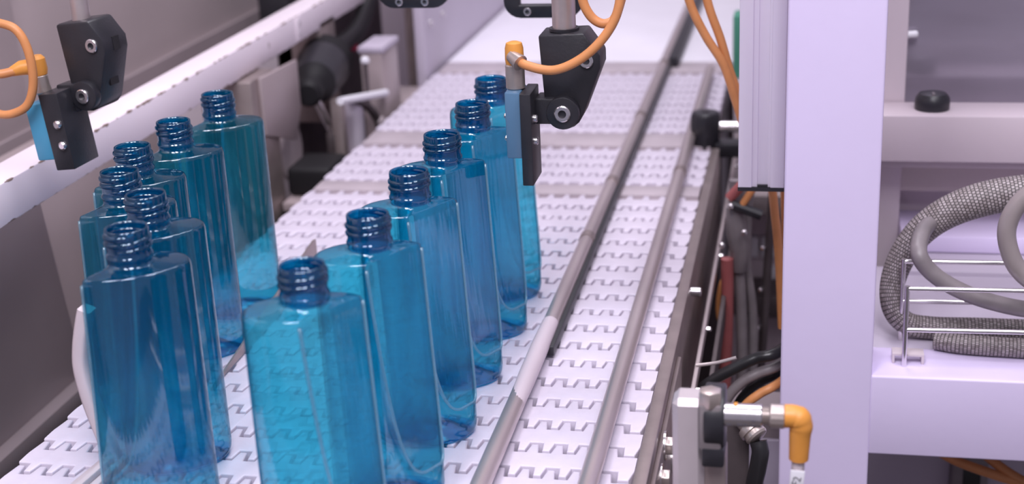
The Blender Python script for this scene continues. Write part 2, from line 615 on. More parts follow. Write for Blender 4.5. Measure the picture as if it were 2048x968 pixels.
g2 = thing('guide_rail', (-0.1225, 0.6, 0), 'plain round steel guide rail held by the black clamp', 'guide rail')
part('rod', MB().rings([(-0.1225, yy, 0.0098) for yy in (0.5, 0.8, 1.1, 1.5, 1.88)], 0.0062, 20), 'stainless', g2)
part('joint_ring', MB().cyl((-0.1225, 1.40, 0.0098), (-0.1225, 1.412, 0.0098), 0.0069, 20), 'steel_plate', g2)
part('foot', MB().box(-0.1265, -0.1185, 0.515, 0.535, 0.0002, 0.0045), 'steel_plate', g2)

cl = thing('rail_clamp', (-0.105, 1.55, 0), 'black plastic clamp gripping the end of the round guide rail', 'clamp')
part('body', MB().rings([(-0.106, 1.55, -0.004), (-0.106, 1.55, 0.022), (-0.106, 1.55, 0.034), (-0.106, 1.55, 0.037)], [0.0155, 0.0172, 0.0165, 0.0145], 10), 'black_plastic', cl, 0.001)
part('socket_screw', MB().cyl((-0.106, 1.55, 0.0365), (-0.106, 1.55, 0.0380), 0.0045, 6), 'black_rubber', cl)
part('rod', MB().cyl((-0.092, 1.55, 0.020), (-0.02, 1.55, 0.020), 0.0062, 18), 'stainless_bright', cl, label='short horizontal steel rod')
part('bracket', MB().box(-0.095, -0.03, 1.535, 1.56, -0.012, 0.004), 'black_plastic', cl, 0.002)
part('stem', MB().cyl((-0.100, 1.54, -0.02), (-0.100, 1.54, -0.003), 0.0055, 14), 'stainless_bright', cl)

# lane divider between the two rows of bottles
dv = MB().prism([(0.878, 0.0012), (1.122, 0.0012), (1.122, 0.0305), (1.116, 0.0315)], 'x', -0.4185, -0.4170)
solo('lane_divider', dv, 'steel_plate', (-0.4177, 1.0, 0.001), 'thin wedge-shaped steel lane divider between the two bottle rows', 'divider')

# ------------------------------------------------------------------ bottles
A, B = 0.0340, 0.0220          # half axes of the oval body
ZS = 0.1592                    # height of the shoulder edge
N1, N2 = math.cos(math.radians(-45)), math.sin(math.radians(-45))   # facing of the scooped panel
CUT = 0.53


def facet(z, a, b):
    """ellipse angles of the two edges of the scooped panel, which closes in a U above the foot"""
    t = min(max((z - 0.024) / (ZS - 0.024), 0.0), 1.0)
    dm = min(1.0 - CUT * t ** 0.42, 0.9992)
    p0 = math.atan2(b * N2, a * N1)
    h = math.acos(dm)
    return p0 - h, p0 + h


def section(z, grow=1.0):
    """oval ring with one side cut flat"""
    a, b = A * grow, B * grow
    f1, f2 = facet(z, a, b)
    p1 = (a * math.cos(f1), b * math.sin(f1))
    p2 = (a * math.cos(f2), b * math.sin(f2))
    pts = []
    for c in (0.0, 0.03, 0.2, 0.4, 0.6, 0.8, 0.97):
        pts.append((p1[0] + (p2[0] - p1[0]) * c, p1[1] + (p2[1] - p1[1]) * c))
    span = 2 * PI - (f2 - f1)
    n = 60
    for q in [0, 0.008] + [0.008 + 0.984 * k / n for k in range(1, n)] + [0.992]:
        an = f2 + span * q
        pts.append((a * math.cos(an), b * math.sin(an)))
    return pts


def ring_mesh(name, rings, material, close_bottom=False):
    bm = bmesh.new()
    R = []
    for ring in rings:
        R.append([bm.verts.new(p) for p in ring])
    for k in range(len(R) - 1):
        n = len(R[k])
        for s in range(n):
            s2 = (s + 1) % n
            bm.faces.new((R[k][s], R[k][s2], R[k + 1][s2], R[k + 1][s]))
    if close_bottom:
        bm.faces.new(list(reversed(R[0])))
    bmesh.ops.recalc_face_normals(bm, faces=bm.faces)
    me = bpy.data.meshes.new(name)
    bm.to_mesh(me)
    bm.free()
    for p in me.polygons:
        p.use_smooth = True
    me.materials.append(MATS[material])
    return me


def make_bottle_meshes():
    body = []
    for z, g in ((0.0035, 0.965), (0.0055, 0.985), (0.009, 1.0), (0.0238, 1.0), (0.0245, 1.0), (0.0256, 1.0), (0.028, 1.0), (0.032, 1.0), (0.038, 1.0), (0.046, 1.0), (0.065, 1.0), (0.085, 1.0), (0.105, 1.0), (0.125, 1.0), (0.145, 1.0), (0.1558, 1.0), (0.1572, 0.9985), (0.1586, 0.993), (0.1598, 0.983), (0.1607, 0.968), (0.1612, 0.950), (0.1613, 0.930)):
        body.append([(x, y, z) for x, y in section(min(z, ZS), g)])
    top = section(ZS, 0.930)
    for t, dz in ((0.25, 0.0006), (0.55, 0.0012), (0.85, 0.0020), (0.95, 0.0026), (1.0, 0.0040)):
        rr = []
        for x, y in top:
            an = math.atan2(y, x)
            rr.append((x * (1 - t) + 0.0126 * math.cos(an) * t, y * (1 - t) + 0.0126 * math.sin(an) * t, 0.1613 + dz))
        body.append(rr)
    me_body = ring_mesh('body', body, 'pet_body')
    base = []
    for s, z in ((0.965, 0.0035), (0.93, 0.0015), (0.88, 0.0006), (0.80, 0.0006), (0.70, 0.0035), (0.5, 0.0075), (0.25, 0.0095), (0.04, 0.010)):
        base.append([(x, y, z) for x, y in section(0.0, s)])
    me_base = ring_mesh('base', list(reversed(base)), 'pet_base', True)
    seg = 40
    prof = [(0.0128, 0.1645), (0.0126, 0.1665), (0.0127, 0.1668), (0.0132, 0.1673), (0.0135, 0.1680), (0.0135, 0.1687), (0.0132, 0.1694), (0.0127, 0.1699), (0.0125, 0.1720), (0.0125, 0.1780),
            (0.0125, 0.1840), (0.0123, 0.1848), (0.0117, 0.1850), (0.0110, 0.1847), (0.0108, 0.1835), (0.0106, 0.1740), (0.0106, 0.1645)]
    neck = [[(r_ * math.cos(2 * PI * s / seg), r_ * math.sin(2 * PI * s / seg), z) for s in range(seg)] for r_, z in prof]
    me_neck = ring_mesh('neck', neck, 'pet_neck')
    mb = MB()
    path, rad = [], []
    turns = 2.2
    nseg = 90
    for k in range(nseg + 1):
        t = k / nseg
        an = 2 * PI * turns * t + 0.6
        path.append((0.0119 * math.cos(an), 0.0119 * math.sin(an), 0.1728 + 0.0092 * t))
        rad.append(0.0018 * min(1, t * 14 + 0.1, (1 - t) * 14 + 0.1))
    mb.rings(path, rad, 8)
    me_thread = mb.mesh('thread', sharp=0)
    me_thread.materials.append(MATS['pet_neck'])
    ed = MB()  # thin beads added along the panel edges to draw in their highlights
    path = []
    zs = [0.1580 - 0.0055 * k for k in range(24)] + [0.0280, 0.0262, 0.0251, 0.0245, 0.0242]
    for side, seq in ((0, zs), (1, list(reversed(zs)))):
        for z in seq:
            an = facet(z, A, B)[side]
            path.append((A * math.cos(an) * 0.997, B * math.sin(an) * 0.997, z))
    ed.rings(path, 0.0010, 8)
    me_edge = ed.mesh('edge_glint', sharp=0)
    me_edge.materials.append(MATS['pet_edge_glint'])
    return me_body, me_base, me_neck, me_thread, me_edge


meshes = make_bottle_meshes()
BOTTLES = [
    (-0.2542, 0.6591, 17, 'clear blue bottle in the right row, nearest the camera, its foot cut by the frame'),
    (-0.2436, 0.7432, 17, 'blue bottle in the right row, directly behind the nearest one'),
    (-0.2422, 0.8283, 17, 'blue bottle third from the camera in the right row'),
    (-0.2424, 0.9155, 17, 'blue bottle fourth from the camera in the right row'),
    (-0.2404, 1.0017, 17, 'blue bottle fifth from the camera in the right row, left of the hanging blue sensor'),
    (-0.2431, 1.0803, 17, 'farthest blue bottle of the right row, partly hidden behind the hanging blue sensor'),
    (-0.4523, 1.0277, 208, 'farthest blue bottle of the left row, standing tallest against the machine'),
    (-0.4523, 0.9439, 208, 'blue bottle second from the far end of the left row'),
    (-0.4530, 0.8771, 210, 'blue bottle third from the far end of the left row, half hidden'),
    (-0.4345, 0.8190, 212, 'leftmost blue bottle in the crowded bend of the left row'),
    (-0.3950, 0.7731, 214, 'blue bottle second from the camera in the left row, right of the bend'),
    (-0.3776, 0.7104, 214, 'blue bottle nearest the camera in the left row, beside the ivory arm'),
]
for (x, y, rz, lab) in BOTTLES:
    root = thing('bottle', (x, y, 0.0004), lab, 'bottle', 'empty blue bottles on the conveyor')
    root.rotation_euler = (0, 0, math.radians(rz))
    neck_o = None
    for nm_, me in zip(('body', 'base', 'neck', 'thread', 'edge_glint'), meshes):
        o = bpy.data.objects.new(nm_, me)
        COL.objects.link(o)
        if nm_ == 'thread':
            o.parent = neck_o
        elif nm_ == 'edge_glint':
            o.parent = body_o
        else:
            o.parent = root
        if nm_ == 'neck':
            neck_o = o
        if nm_ == 'body':
            body_o = o

# ivory guide arm standing by the left front bottle
arm = thing('lane_guide', (-0.44, 0.75, 0.0), 'bent ivory plastic guide arm standing on the belt at lower left', 'guide arm')


def ribbon(pts, wd, th, sub=8):
    """flat bar swept along pts in the x-z plane: wide in y"""
    P = smooth_path(pts, sub)
    mb = MB()
    n = len(P)
    for k in range(n):
        t = (P[min(k + 1, n - 1)] - P[max(k - 1, 0)]).normalized()
        sd = Vector((0, 1, 0))
        nn = t.cross(sd).normalized()
        for (u, v) in ((-1, -0.6), (-0.8, -1), (0.8, -1), (1, -0.6), (1, 0.6), (0.8, 1), (-0.8, 1), (-1, 0.6)):
            mb.v.append(P[k] + sd * (u * wd / 2) + nn * (v * th / 2))
    for k in range(n - 1):
        for s in range(8):
            s2 = (s + 1) % 8
            mb.f.append((k * 8 + s, k * 8 + s2, (k + 1) * 8 + s2, (k + 1) * 8 + s))
    mb.f.append(tuple(range(8)))
    mb.f.append(tuple((n - 1) * 8 + s for s in range(7, -1, -1)))
    return mb


part('bar', ribbon([(-0.4352, 0.754, 0.1150), (-0.4385, 0.754, 0.1050), (-0.4425, 0.754, 0.0900), (-0.4445, 0.754, 0.0740), (-0.4420, 0.754, 0.0520), (-0.4365, 0.754, 0.0280), (-0.4330, 0.754, 0.0120), (-0.4315, 0.754, 0.001)], 0.011, 0.0085), 'ivory_plastic', arm, sharp=60)
part('foot', MB().prism([(-0.440, 0.768), (-0.424, 0.768), (-0.432, 0.64), (-0.456, 0.64)], 'z', 0.0008, 0.010), 'ivory_plastic', arm, 0.0015)
part('foot_rib', MB().prism([(-0.4335, 0.760), (-0.4285, 0.760), (-0.440, 0.64), (-0.446, 0.64)], 'z', 0.010, 0.0145), 'ivory_plastic', arm, 0.001)

# ------------------------------------------------------------------ long chipped beam on the left
bm_ = thing('side_beam', (-0.617, 1.4, 0.1015), 'long white painted steel beam with chipped edges running behind the left row', 'beam')
part('beam', MB().box(-0.634, -0.600, 0.3, 2.35, 0.1015, 0.134), 'chipped_paint', bm_, 0.0012)
part('joint_cover', MB().box(-0.6005, -0.5985, 1.615, 1.632, 0.104, 0.132), 'chipped_paint', bm_, 0.0004)
for zz in (0.124, 0.112):
    bolt(bm_, (-0.5985, 1.6235, zz), (1, 0, 0), 0.0035, 0.001)
for yy in (0.35, 2.2):
    part('post', MB().box(-0.632, -0.602, yy, yy + 0.03, -0.9, 0.1015), 'steel_plate', bm_, 0.001)

# machine housings on the left
hl = thing('machine_housing', (-0.85, 1.4, -0.9), 'tall brownish grey machine housing behind the long white beam', 'housing')
part('panel', MB().box(-0.90, -0.85, 1.412, 2.30, -0.9, 0.9), 'panel_grey', hl, 0.002)
part('panel', MB().box(-0.90, -0.845, 0.2, 1.408, -0.9, 0.9), 'panel_grey', hl, 0.002)
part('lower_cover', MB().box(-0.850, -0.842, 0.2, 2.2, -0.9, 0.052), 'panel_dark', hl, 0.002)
part('black_box', MB().box(-0.80, -0.75, 2.0, 2.25, 0.04, 0.12), 'black_plastic', hl, 0.004)

hs = thing('skirt_panel', (-0.66, 0.9, -0.9), 'dark grey sheet metal skirt below the white beam at left edge', 'panel')
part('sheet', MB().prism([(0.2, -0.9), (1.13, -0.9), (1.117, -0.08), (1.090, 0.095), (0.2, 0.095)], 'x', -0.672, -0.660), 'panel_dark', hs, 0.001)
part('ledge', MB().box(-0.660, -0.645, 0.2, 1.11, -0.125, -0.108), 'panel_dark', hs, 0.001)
part('return_panel', MB().box(-0.80, -0.70, 1.16, 1.45, -0.9, 0.06), 'panel_pink', hs, 0.002)

# machinery beyond the left row
cb = thing('cabinet_panel', (-0.62, 1.48, -0.9), 'brown steel support column below the beam beyond the left row', 'column')
part('column', MB().box(-0.645, -0.585, 1.42, 1.49, -0.9, 0.10), 'steel_plate', cb, 0.002)
part('side_flange', MB().prism([(1.44, 0.035), (1.53, 0.005), (1.555, 0.04), (1.555, 0.095), (1.44, 0.10)], 'x', -0.585, -0.580), 'panel_pink', cb, 0.001)

bp_ = thing('back_plate', (-0.74, 1.8, -0.9), 'pale pinkish machine plate behind the black pneumatic cylinder', 'plate')
part('sheet', MB().box(-0.76, -0.74, 1.50, 2.6, -0.9, 0.055), 'panel_mauve', bp_, 0.002)

cy = thing('pneumatic_cylinder', (-0.58, 1.6, 0.05), 'black pneumatic cylinder pointing down beside the far belt edge', 'cylinder')
a, bq = Vector((-0.575, 1.565, 0.050)), Vector((-0.60, 1.72, 0.060))
ax = (bq - a).normalized()
part('barrel', MB().lathe(a, ax, [(0.0, 0.012), (0.006, 0.0165), (0.028, 0.0165), (0.034, 0.020), (0.05, 0.026), (0.12, 0.034), (0.15, 0.034), (0.156, 0.028)], 24), 'matte_black', cy)
part('sleeve', MB().lathe(a + ax * 0.050, ax, [(0, 0.0265), (0.004, 0.0275), (0.062, 0.0335), (0.066, 0.0335)], 24), 'black_plastic', cy, label='dark grey sleeve')
part('piston_rod', MB().cyl((-0.570, 1.578, 0.042), (-0.565, 1.615, -0.010), 0.005, 14), 'stainless_bright', cy)
part('end_cover', MB().lathe((-0.606, 1.565, -0.020), (1, 0, 0), [(0, 0.034), (0.003, 0.036), (0.006, 0.034), (0.007, 0.012), (0.007, 0)], 28), 'ivory_plastic', cy, label='pale round cover below the cylinder')
part('clevis', MB().box(-0.568, -0.558, 1.598, 1.628, -0.036, -0.006), 'dark_steel', cy, 0.001)
part('bracket', MB().box(-0.66, -0.60, 1.70, 1.76, -0.02, 0.11), 'steel_plate', cy, 0.002)
part('air_hose', MB().tube([(-0.61, 1.74, 0.062), (-0.60, 1.83, 0.068), (-0.60, 1.90, 0.092), (-0.60, 1.95, 0.13), (-0.60, 1.98, 0.19)], 0.0125, 14), 'black_rubber', cy)

lv = thing('lever_stand', (-0.55, 1.62, -0.9), 'steel lever stand with a white T-handle beside the far belt edge', 'lever')
part('post', MB().box(-0.560, -0.546, 1.600, 1.614, -0.9, 0.035), 'steel_plate', lv, 0.001)
part('post_pipe', MB().cyl((-0.550, 1.655, -0.9), (-0.550, 1.655, 0.022), 0.013, 18), 'aluminium', lv)
part('handle', MB().cyl((-0.535, 1.565, 0.043), (-0.520, 1.70, 0.020), 0.0048, 12), 'tag_white', lv, label='white handle bar')
part('pin', MB().cyl((-0.53, 1.657, 0.020), (-0.53, 1.657, 0.070), 0.0028, 10), 'dark_steel', lv)
part('pin_head', MB().lathe((-0.53, 1.657, 0.068), (0, 0, 1), [(0, 0.003), (0.001, 0.0055), (0.005, 0.0055), (0.008, 0.003), (0.008, 0)], 14), 'tag_white', lv)
part('link_arm', MB().tube([(-0.545, 1.63, 0.030), (-0.535, 1.66, 0.015), (-0.528, 1.68, -0.008), (-0.526, 1.69, -0.03)], 0.0055, 10), 'dark_steel', lv)
part('link_knob', MB().lathe((-0.528, 1.682, -0.012), (1, 0, 0), [(0, 0.003), (0.002, 0.006), (0.007, 0.006), (0.009, 0.003), (0.009, 0)], 14), 'ivory_plastic', lv)

mt = thing('drive_motor', (-0.58, 1.52, -0.07), 'black drive motor low beside the far belt edge', 'motor')
part('housing', MB().box(-0.583, -0.53, 1.492, 1.56, -0.052, -0.018), 'matte_black', mt, 0.006, bseg=3)
part('mount', MB().box(-0.583, -0.52, 1.47, 1.58, -0.064, -0.053), 'panel_pink', mt, 0.002)
part('lower_case', MB().box(-0.583, -0.513, 1.30, 1.58, -0.16, -0.065), 'matte_black', mt, 0.006)
part('cable', MB().tube([(-0.55, 1.556, -0.03), (-0.535, 1.60, -0.042), (-0.525, 1.64, -0.045), (-0.52, 1.70, -0.06)], 0.0045, 10), 'black_rubber', mt)

gp = thing('gate_post', (-0.54, 1.72, -0.9), 'pale upright post with an open slot at the far left belt edge', 'post')
part('post', MB().box(-0.552, -0.522, 1.705, 1.775, -0.9, 0.070), 'panel_pink', gp, 0.003)
part('cap', MB().box(-0.554, -0.520, 1.703, 1.777, 0.070, 0.078), 'panel_lavender', gp, 0.002)
part('back', MB().box(-0.66, -0.64, 1.70, 2.1, -0.9, 0.10), 'dark_steel', gp)
part('red_button', MB().lathe((-0.60, 1.83, 0.052), (0.3, -1, 0.2), [(0, 0.006), (0.004, 0.006), (0.006, 0.004), (0.006, 0)], 14), 'red_plastic', gp, label='small red button')
part('sill', MB().box(-0.58, -0.512, 1.776, 1.868, -0.03, -0.012), 'panel_pink', gp, 0.001)

sp = thing('flank_panel', (-0.52, 2.4, -0.9), 'large lavender side panel flanking the far end of the belt', 'panel')
part('sheet', MB().box(-0.525, -0.510, 1.87, 3.25, -0.9, 0.45), 'panel_lavender', sp, 0.002)
for yy in (1.90, 1.97):
    bolt(sp, (-0.510, yy, 0.07), (1, 0, 0), 0.005, 0.003)

# ------------------------------------------------------------------ overhead support and hanging sensors
oh = thing('overhead_bar', (-0.30, 0.985, 0.56), 'round overhead bar from which the two sensor rods hang', 'bar')
part('bar', MB().cyl((-0.82, 0.985, 0.56), (0.03, 0.985, 0.56), 0.010, 20), 'stainless', oh)
part('upright', MB().cyl((-0.81, 0.985, -0.9), (-0.81, 0.985, 0.57), 0.010, 16), 'stainless', oh)


def rotz(p, c, ang):
    p = Vector(p)
    c = Vector(c)
    d = p - c
    ca, sa = math.cos(ang), math.sin(ang)
    return Vector((c.x + d.x * ca - d.y * sa, c.y + d.x * sa + d.y * ca, p.z))


def xform(mb, fn):
    mb.v = [fn(Vector(p)) for p in mb.v]
    return mb


def rot_pts(piv, m):
    piv = Vector(piv)
    return lambda p: piv + m @ (p - piv)


def block_outline():
    """clamp block seen from the front: local x to the right, z up, pivot knuckle at (0, 0)"""
    pts = [(-0.0165, 0.0530), (0.0150, 0.0545), (0.0262, 0.0390), (0.0262, 0.0305)]
    for k in range(9):
        an = math.radians(-20 - k * 20)
        pts.append((0.0132 * math.cos(an), 0.0132 * math.sin(an)))
    return pts


# centre sensor -------------------------------------------------------------
cs = thing('sensor_bracket', (-0.1627, 0.95, 0.14), 'black clamp bracket on a steel rod hanging over the right bottle row', 'bracket', 'sensor brackets')
K = Vector((-0.1627, 0.95, 0.1925))
part('rod', MB().cyl((K.x - 0.0005, 0.965, 0.24), (K.x - 0.0005, 0.965, 0.57), 0.0082, 22), 'stainless', cs)
part('clamp_block', MB().prism([(K.x + u, K.z + v) for u, v in block_outline()], 'y', 0.951, 0.981), 'black_plastic', cs, 0.0014)
part('rod_collar', MB().cyl((K.x - 0.0005, 0.965, 0.2465), (K.x - 0.0005, 0.965, 0.2485), 0.0105, 22), 'black_plastic', cs)
part('knuckle', MB().cyl((K.x, 0.9515, K.z), (K.x, 0.9435, K.z), 0.0116, 28), 'black_plastic', cs, 0.001)
bolt(cs, (K.x, 0.9435, K.z), (0, -1, 0), 0.0058, 0.002)
bolt(cs, (K.x + 0.0165, 0.951, K.z + 0.0355), (0, -1, 0), 0.0050, 0.002)
part('swivel', MB().box(K.x - 0.0200, K.x - 0.006, 0.946, 0.966, K.z - 0.0085, K.z + 0.010), 'black_plastic', cs, 0.0015)
pl = MB().box(-0.1900, -0.1822, 0.930, 0.962, 0.1440, 0.2095)
part('mount_plate', pl, 'black_plastic', cs, 0.0008, label='narrow black mounting plate')
for zz in (0.1905, 0.1745):
    part('screw', MB().lathe((-0.1822, 0.938, zz), (1, 0, 0), [(-0.001, 0.0028), (0.0022, 0.0028), (0.003, 0.002), (0.003, 0)], 14), 'stainless_bright', cs)

se = thing('optical_sensor', (-0.196, 0.95, 0.163), 'flat blue optical sensor hanging between the two farthest right-row bottles', 'sensor', 'optical sensors')
part('housing', MB().box(-0.2012, -0.1902, 0.934, 0.960, 0.1625, 0.2095), 'sensor_slate', se, 0.0012)
part('coupling_nut', MB().lathe((-0.1955, 0.947, 0.2095), (0, 0, 1), [(0, 0.006), (0.0008, 0.0068), (0.0165, 0.0068), (0.0175, 0.0060)], 16), 'nut_nickel', se, sharp=25)
part('plug', MB().lathe((-0.1955, 0.947, 0.227), (0, 0, 1), [(0, 0.0062), (0.003, 0.0066), (0.011, 0.0064), (0.0145, 0.0055), (0.0155, 0.003), (0.0155, 0)], 18), 'orange_plastic', se)
part('cable', MB().tube([(-0.1945, 0.944, 0.2325), (-0.185, 0.935, 0.2285), (-0.1645, 0.930, 0.2264), (-0.1438, 0.930, 0.2360), (-0.1275, 0.932, 0.2530), (-0.1200, 0.934, 0.2730), (-0.1215, 0.936, 0.3000), (-0.1330, 0.940, 0.3120), (-0.1440, 0.942, 0.2980), (-0.1470, 0.943, 0.2750), (-0.1410, 0.943, 0.2600), (-0.1310, 0.944, 0.2550), (-0.1235, 0.950, 0.2630), (-0.118, 0.965, 0.30), (-0.115, 0.975, 0.40), (-0.115, 0.98, 0.55)], 0.0032, 12), 'orange_cable', se)
part('cable_collar', MB().cyl((-0.197, 0.943, 0.2335), (-0.1895, 0.937, 0.2295), 0.0042, 12, r2=0.0058), 'nut_nickel', se)
for zz in (0.1905, 0.1745):
    part('screw', MB().lathe((-0.2012, 0.944, zz), (-1, 0, 0), [(-0.001, 0.0022), (0.002, 0.0022), (0.0028, 0.0014), (0.0028, 0)], 12), 'stainless_bright', se)

# left sensor ----------------------------------------------------------------
ls = thing('sensor_bracket', (-0.5205, 0.95, 0.15), 'black clamp bracket on a steel rod hanging in front of the white beam', 'bracket', 'sensor brackets')
K2 = Vector((-0.5205, 0.95, 0.2030))
RM = Matrix.Rotation(math.radians(-9), 3, 'Z') @ Matrix.Rotation(math.radians(-4), 3, 'Y')
F2 = rot_pts(K2, RM)


def lp(mb):
    return xform(mb, F2)


part('rod', MB().cyl(F2(K2 + Vector((-0.0045, 0.016, 0.050))), (-0.530, 0.985, 0.57), 0.0068, 20), 'stainless', ls)
part('clamp_block', lp(MB().prism([(K2.x + u * 0.92 - 0.002, K2.z + v) for u, v in block_outline()], 'y', 0.951, 0.981)), 'black_plastic', ls, 0.0022)
part('slot', lp(MB().box(K2.x + 0.0215, K2.x + 0.0225, 0.962, 0.970, K2.z + 0.030, K2.z + 0.040)), 'black_rubber', ls)
part('slot', lp(MB().box(K2.x + 0.013, K2.x + 0.0145, 0.961, 0.971, K2.z + 0.004, K2.z + 0.014)), 'black_rubber', ls)
part('knuckle', lp(MB().cyl((K2.x, 0.9515, K2.z), (K2.x, 0.9445, K2.z), 0.0112, 28)), 'black_plastic', ls, 0.001)
bolt(ls, F2(Vector((K2.x, 0.9445, K2.z))), RM @ Vector((0, -1, 0)), 0.0056, 0.002)
bolt(ls, F2(Vector((K2.x + 0.0120, 0.951, K2.z + 0.0360))), RM @ Vector((0, -1, 0)), 0.0052, 0.002)
part('swivel', lp(MB().box(K2.x - 0.024, K2.x - 0.006, 0.946, 0.962, K2.z - 0.012, K2.z + 0.009)), 'black_plastic', ls, 0.0015)
# plate turned so that a broad face looks at the camera
PM = Matrix.Rotation(math.radians(-4), 3, 'Z') @ Matrix.Rotation(math.radians(-6), 3, 'Y')
pc = Vector((-0.5375, 0.945, 0.1815))
F3 = rot_pts(pc, PM)
part('mount_plate', xform(MB().box(pc.x - 0.0080, pc.x + 0.0080, pc.y - 0.016, pc.y + 0.018, pc.z - 0.031, pc.z + 0.027), F3), 'black_plastic', ls, 0.0010, label='black mounting plate with screws')
for zz in (0.004, -0.012):
    part('screw', xform(MB().lathe((pc.x + 0.0035, pc.y - 0.016, pc.z + zz), (0, -1, 0), [(-0.001, 0.0032), (0.0024, 0.0032), (0.0034, 0.002), (0.0034, 0)], 14), F3), 'stainless_bright', ls)

sl_ = thing('optical_sensor', (-0.552, 0.95, 0.16), 'flat blue optical sensor hanging at far left before the white beam', 'sensor', 'optical sensors')
part('housing', xform(MB().box(pc.x - 0.0245, pc.x - 0.0082, pc.y - 0.012, pc.y + 0.014, pc.z - 0.0235, pc.z + 0.0195), F3), 'sensor_blue', sl_, 0.0014)
part('neck', xform(MB().cyl((pc.x - 0.0140, pc.y, pc.z + 0.0195), (pc.x - 0.0140, pc.y, pc.z + 0.026), 0.0042, 16), F3), 'sensor_blue', sl_)
part('coupling_nut', xform(MB().lathe((pc.x - 0.0140, pc.y, pc.z + 0.0255), (0, 0, 1), [(0, 0.0058), (0.0008, 0.0068), (0.0125, 0.0068), (0.0135, 0.006)], 16), F3), 'nut_nickel', sl_, sharp=25)
pt = F3(Vector((pc.x - 0.0140, pc.y, pc.z + 0.039)))
part('plug', MB().rings([pt, pt + Vector((-0.0004, 0, 0.004)), pt + Vector((-0.001, 0, 0.012)), pt + Vector((-0.0012, 0, 0.0145))], [0.0066, 0.0076, 0.0072, 0.0050], 16), 'orange_plastic', sl_)
part('plug_arm', MB().rings([pt + Vector((-0.002, -0.002, 0.007)), pt + Vector((-0.010, -0.006, 0.0065)), pt + Vector((-0.016, -0.010, 0.0045))], [0.0062, 0.0056, 0.0036], 14), 'orange_plastic', sl_)
c0 = pt + Vector((-0.013, -0.009, 0.005))
part('cable', MB().tube([c0, c0 + Vector((-0.010, -0.006, -0.001)), (-0.586, 0.93, 0.226), (-0.615, 0.93, 0.235), (-0.63, 0.93, 0.28)], 0.0034, 12), 'orange_cable', sl_, label='pale orange cable leaving to the left')
part('cable_loop', MB().tube([(-0.59, 0.925, 0.268), (-0.570, 0.925, 0.2625), (-0.5555, 0.925, 0.2570), (-0.5485, 0.925, 0.2420), (-0.5480, 0.925, 0.2200), (-0.5545, 0.925, 0.2030), (-0.5660, 0.925, 0.1955), (-0.5800, 0.925, 0.1945), (-0.5950, 0.925, 0.205), (-0.603, 0.925, 0.225), (-0.602, 0.925, 0.25), (-0.59, 0.93, 0.268)], 0.0032, 12), 'orange_cable', sl_)

# black frames hanging at the top edge
for (x0, x1, zlo, lab) in ((-0.2440, -0.1780, 0.2200, 'black slotted bracket at the top edge, behind the centre steel rod'),
                           (-0.3515, -0.2900, 0.2290, 'black slotted bracket at the top edge, left of the centre rod')):
    hb = thing('hanging_bracket', ((x0 + x1) / 2, 1.15, zlo), lab, 'bracket', 'black slotted brackets')
    out = []
    rr = 0.014
    for (cx, an0) in ((x0 + rr, 180), (x1 - rr, 270)):
        for k in range(6):
            an = math.radians(an0 + k * 18)
            out.append((cx + rr * math.cos(an), zlo + rr + rr * math.sin(an)))
    inn = [(x1 - 0.013, 0.40), (x1 - 0.013, zlo + 0.0105), (x0 + 0.013, zlo + 0.0105), (x0 + 0.013, 0.40)]
    poly = [(x0, 0.40)] + out + [(x1, 0.40)] + inn
    part('frame', MB().prism(poly, 'y', 1.147, 1.157), 'black_plastic', hb, 0.0008)
    part('hanger', MB().box(x0, x1, 1.147, 1.157, 0.40, 0.60), 'black_plastic', hb)
    for q in (0.3, 0.66):
        bolt(hb, (x0 + (x1 - x0) * q, 1.147, zlo + 0.0055), (0, -1, 0), 0.0034, 0.0015)
tb = thing('support_arm', (-0.26, 1.18, 0.60), 'steel arm carrying the black slotted brackets overhead', 'arm')
part('bar', MB().box(-0.66, 0.06, 1.157, 1.187, 0.57, 0.60), 'stainless', tb, 0.002)

# ------------------------------------------------------------------ right-hand machine frame
fr = thing('machine_stand', (0.022, 1.03, -0.9), 'lavender painted welded frame with wide pillar and cross beams at right', 'frame')
part('pillar', MB().box(-0.0118, 0.0555, 1.0, 1.055, -0.9, 0.75), 'lavender_paint', fr, 0.002, bseg=3)
part('lower_beam', MB().box(0.0545, 0.60, 1.0005, 1.055, -0.0885, -0.0225), 'lavender_paint', fr, 0.002, bseg=3)
part('shelf', MB().box(0.0545, 0.60, 1.05, 1.235, -0.030, -0.0228), 'panel_lavender', fr, 0.001)
cbm = thing('cross_beam', (0.3, 1.28, 0.06), 'upper horizontal lavender beam right of the wide pillar', 'beam')
part('beam', MB().box(0.050, 0.60, 1.25, 1.30, 0.0700, 0.1124), 'panel_mauve', cbm, 0.002)
part('lip', MB().box(0.050, 0.60, 1.262, 1.30, 0.0615, 0.0700), 'panel_mauve', cbm, 0.001)

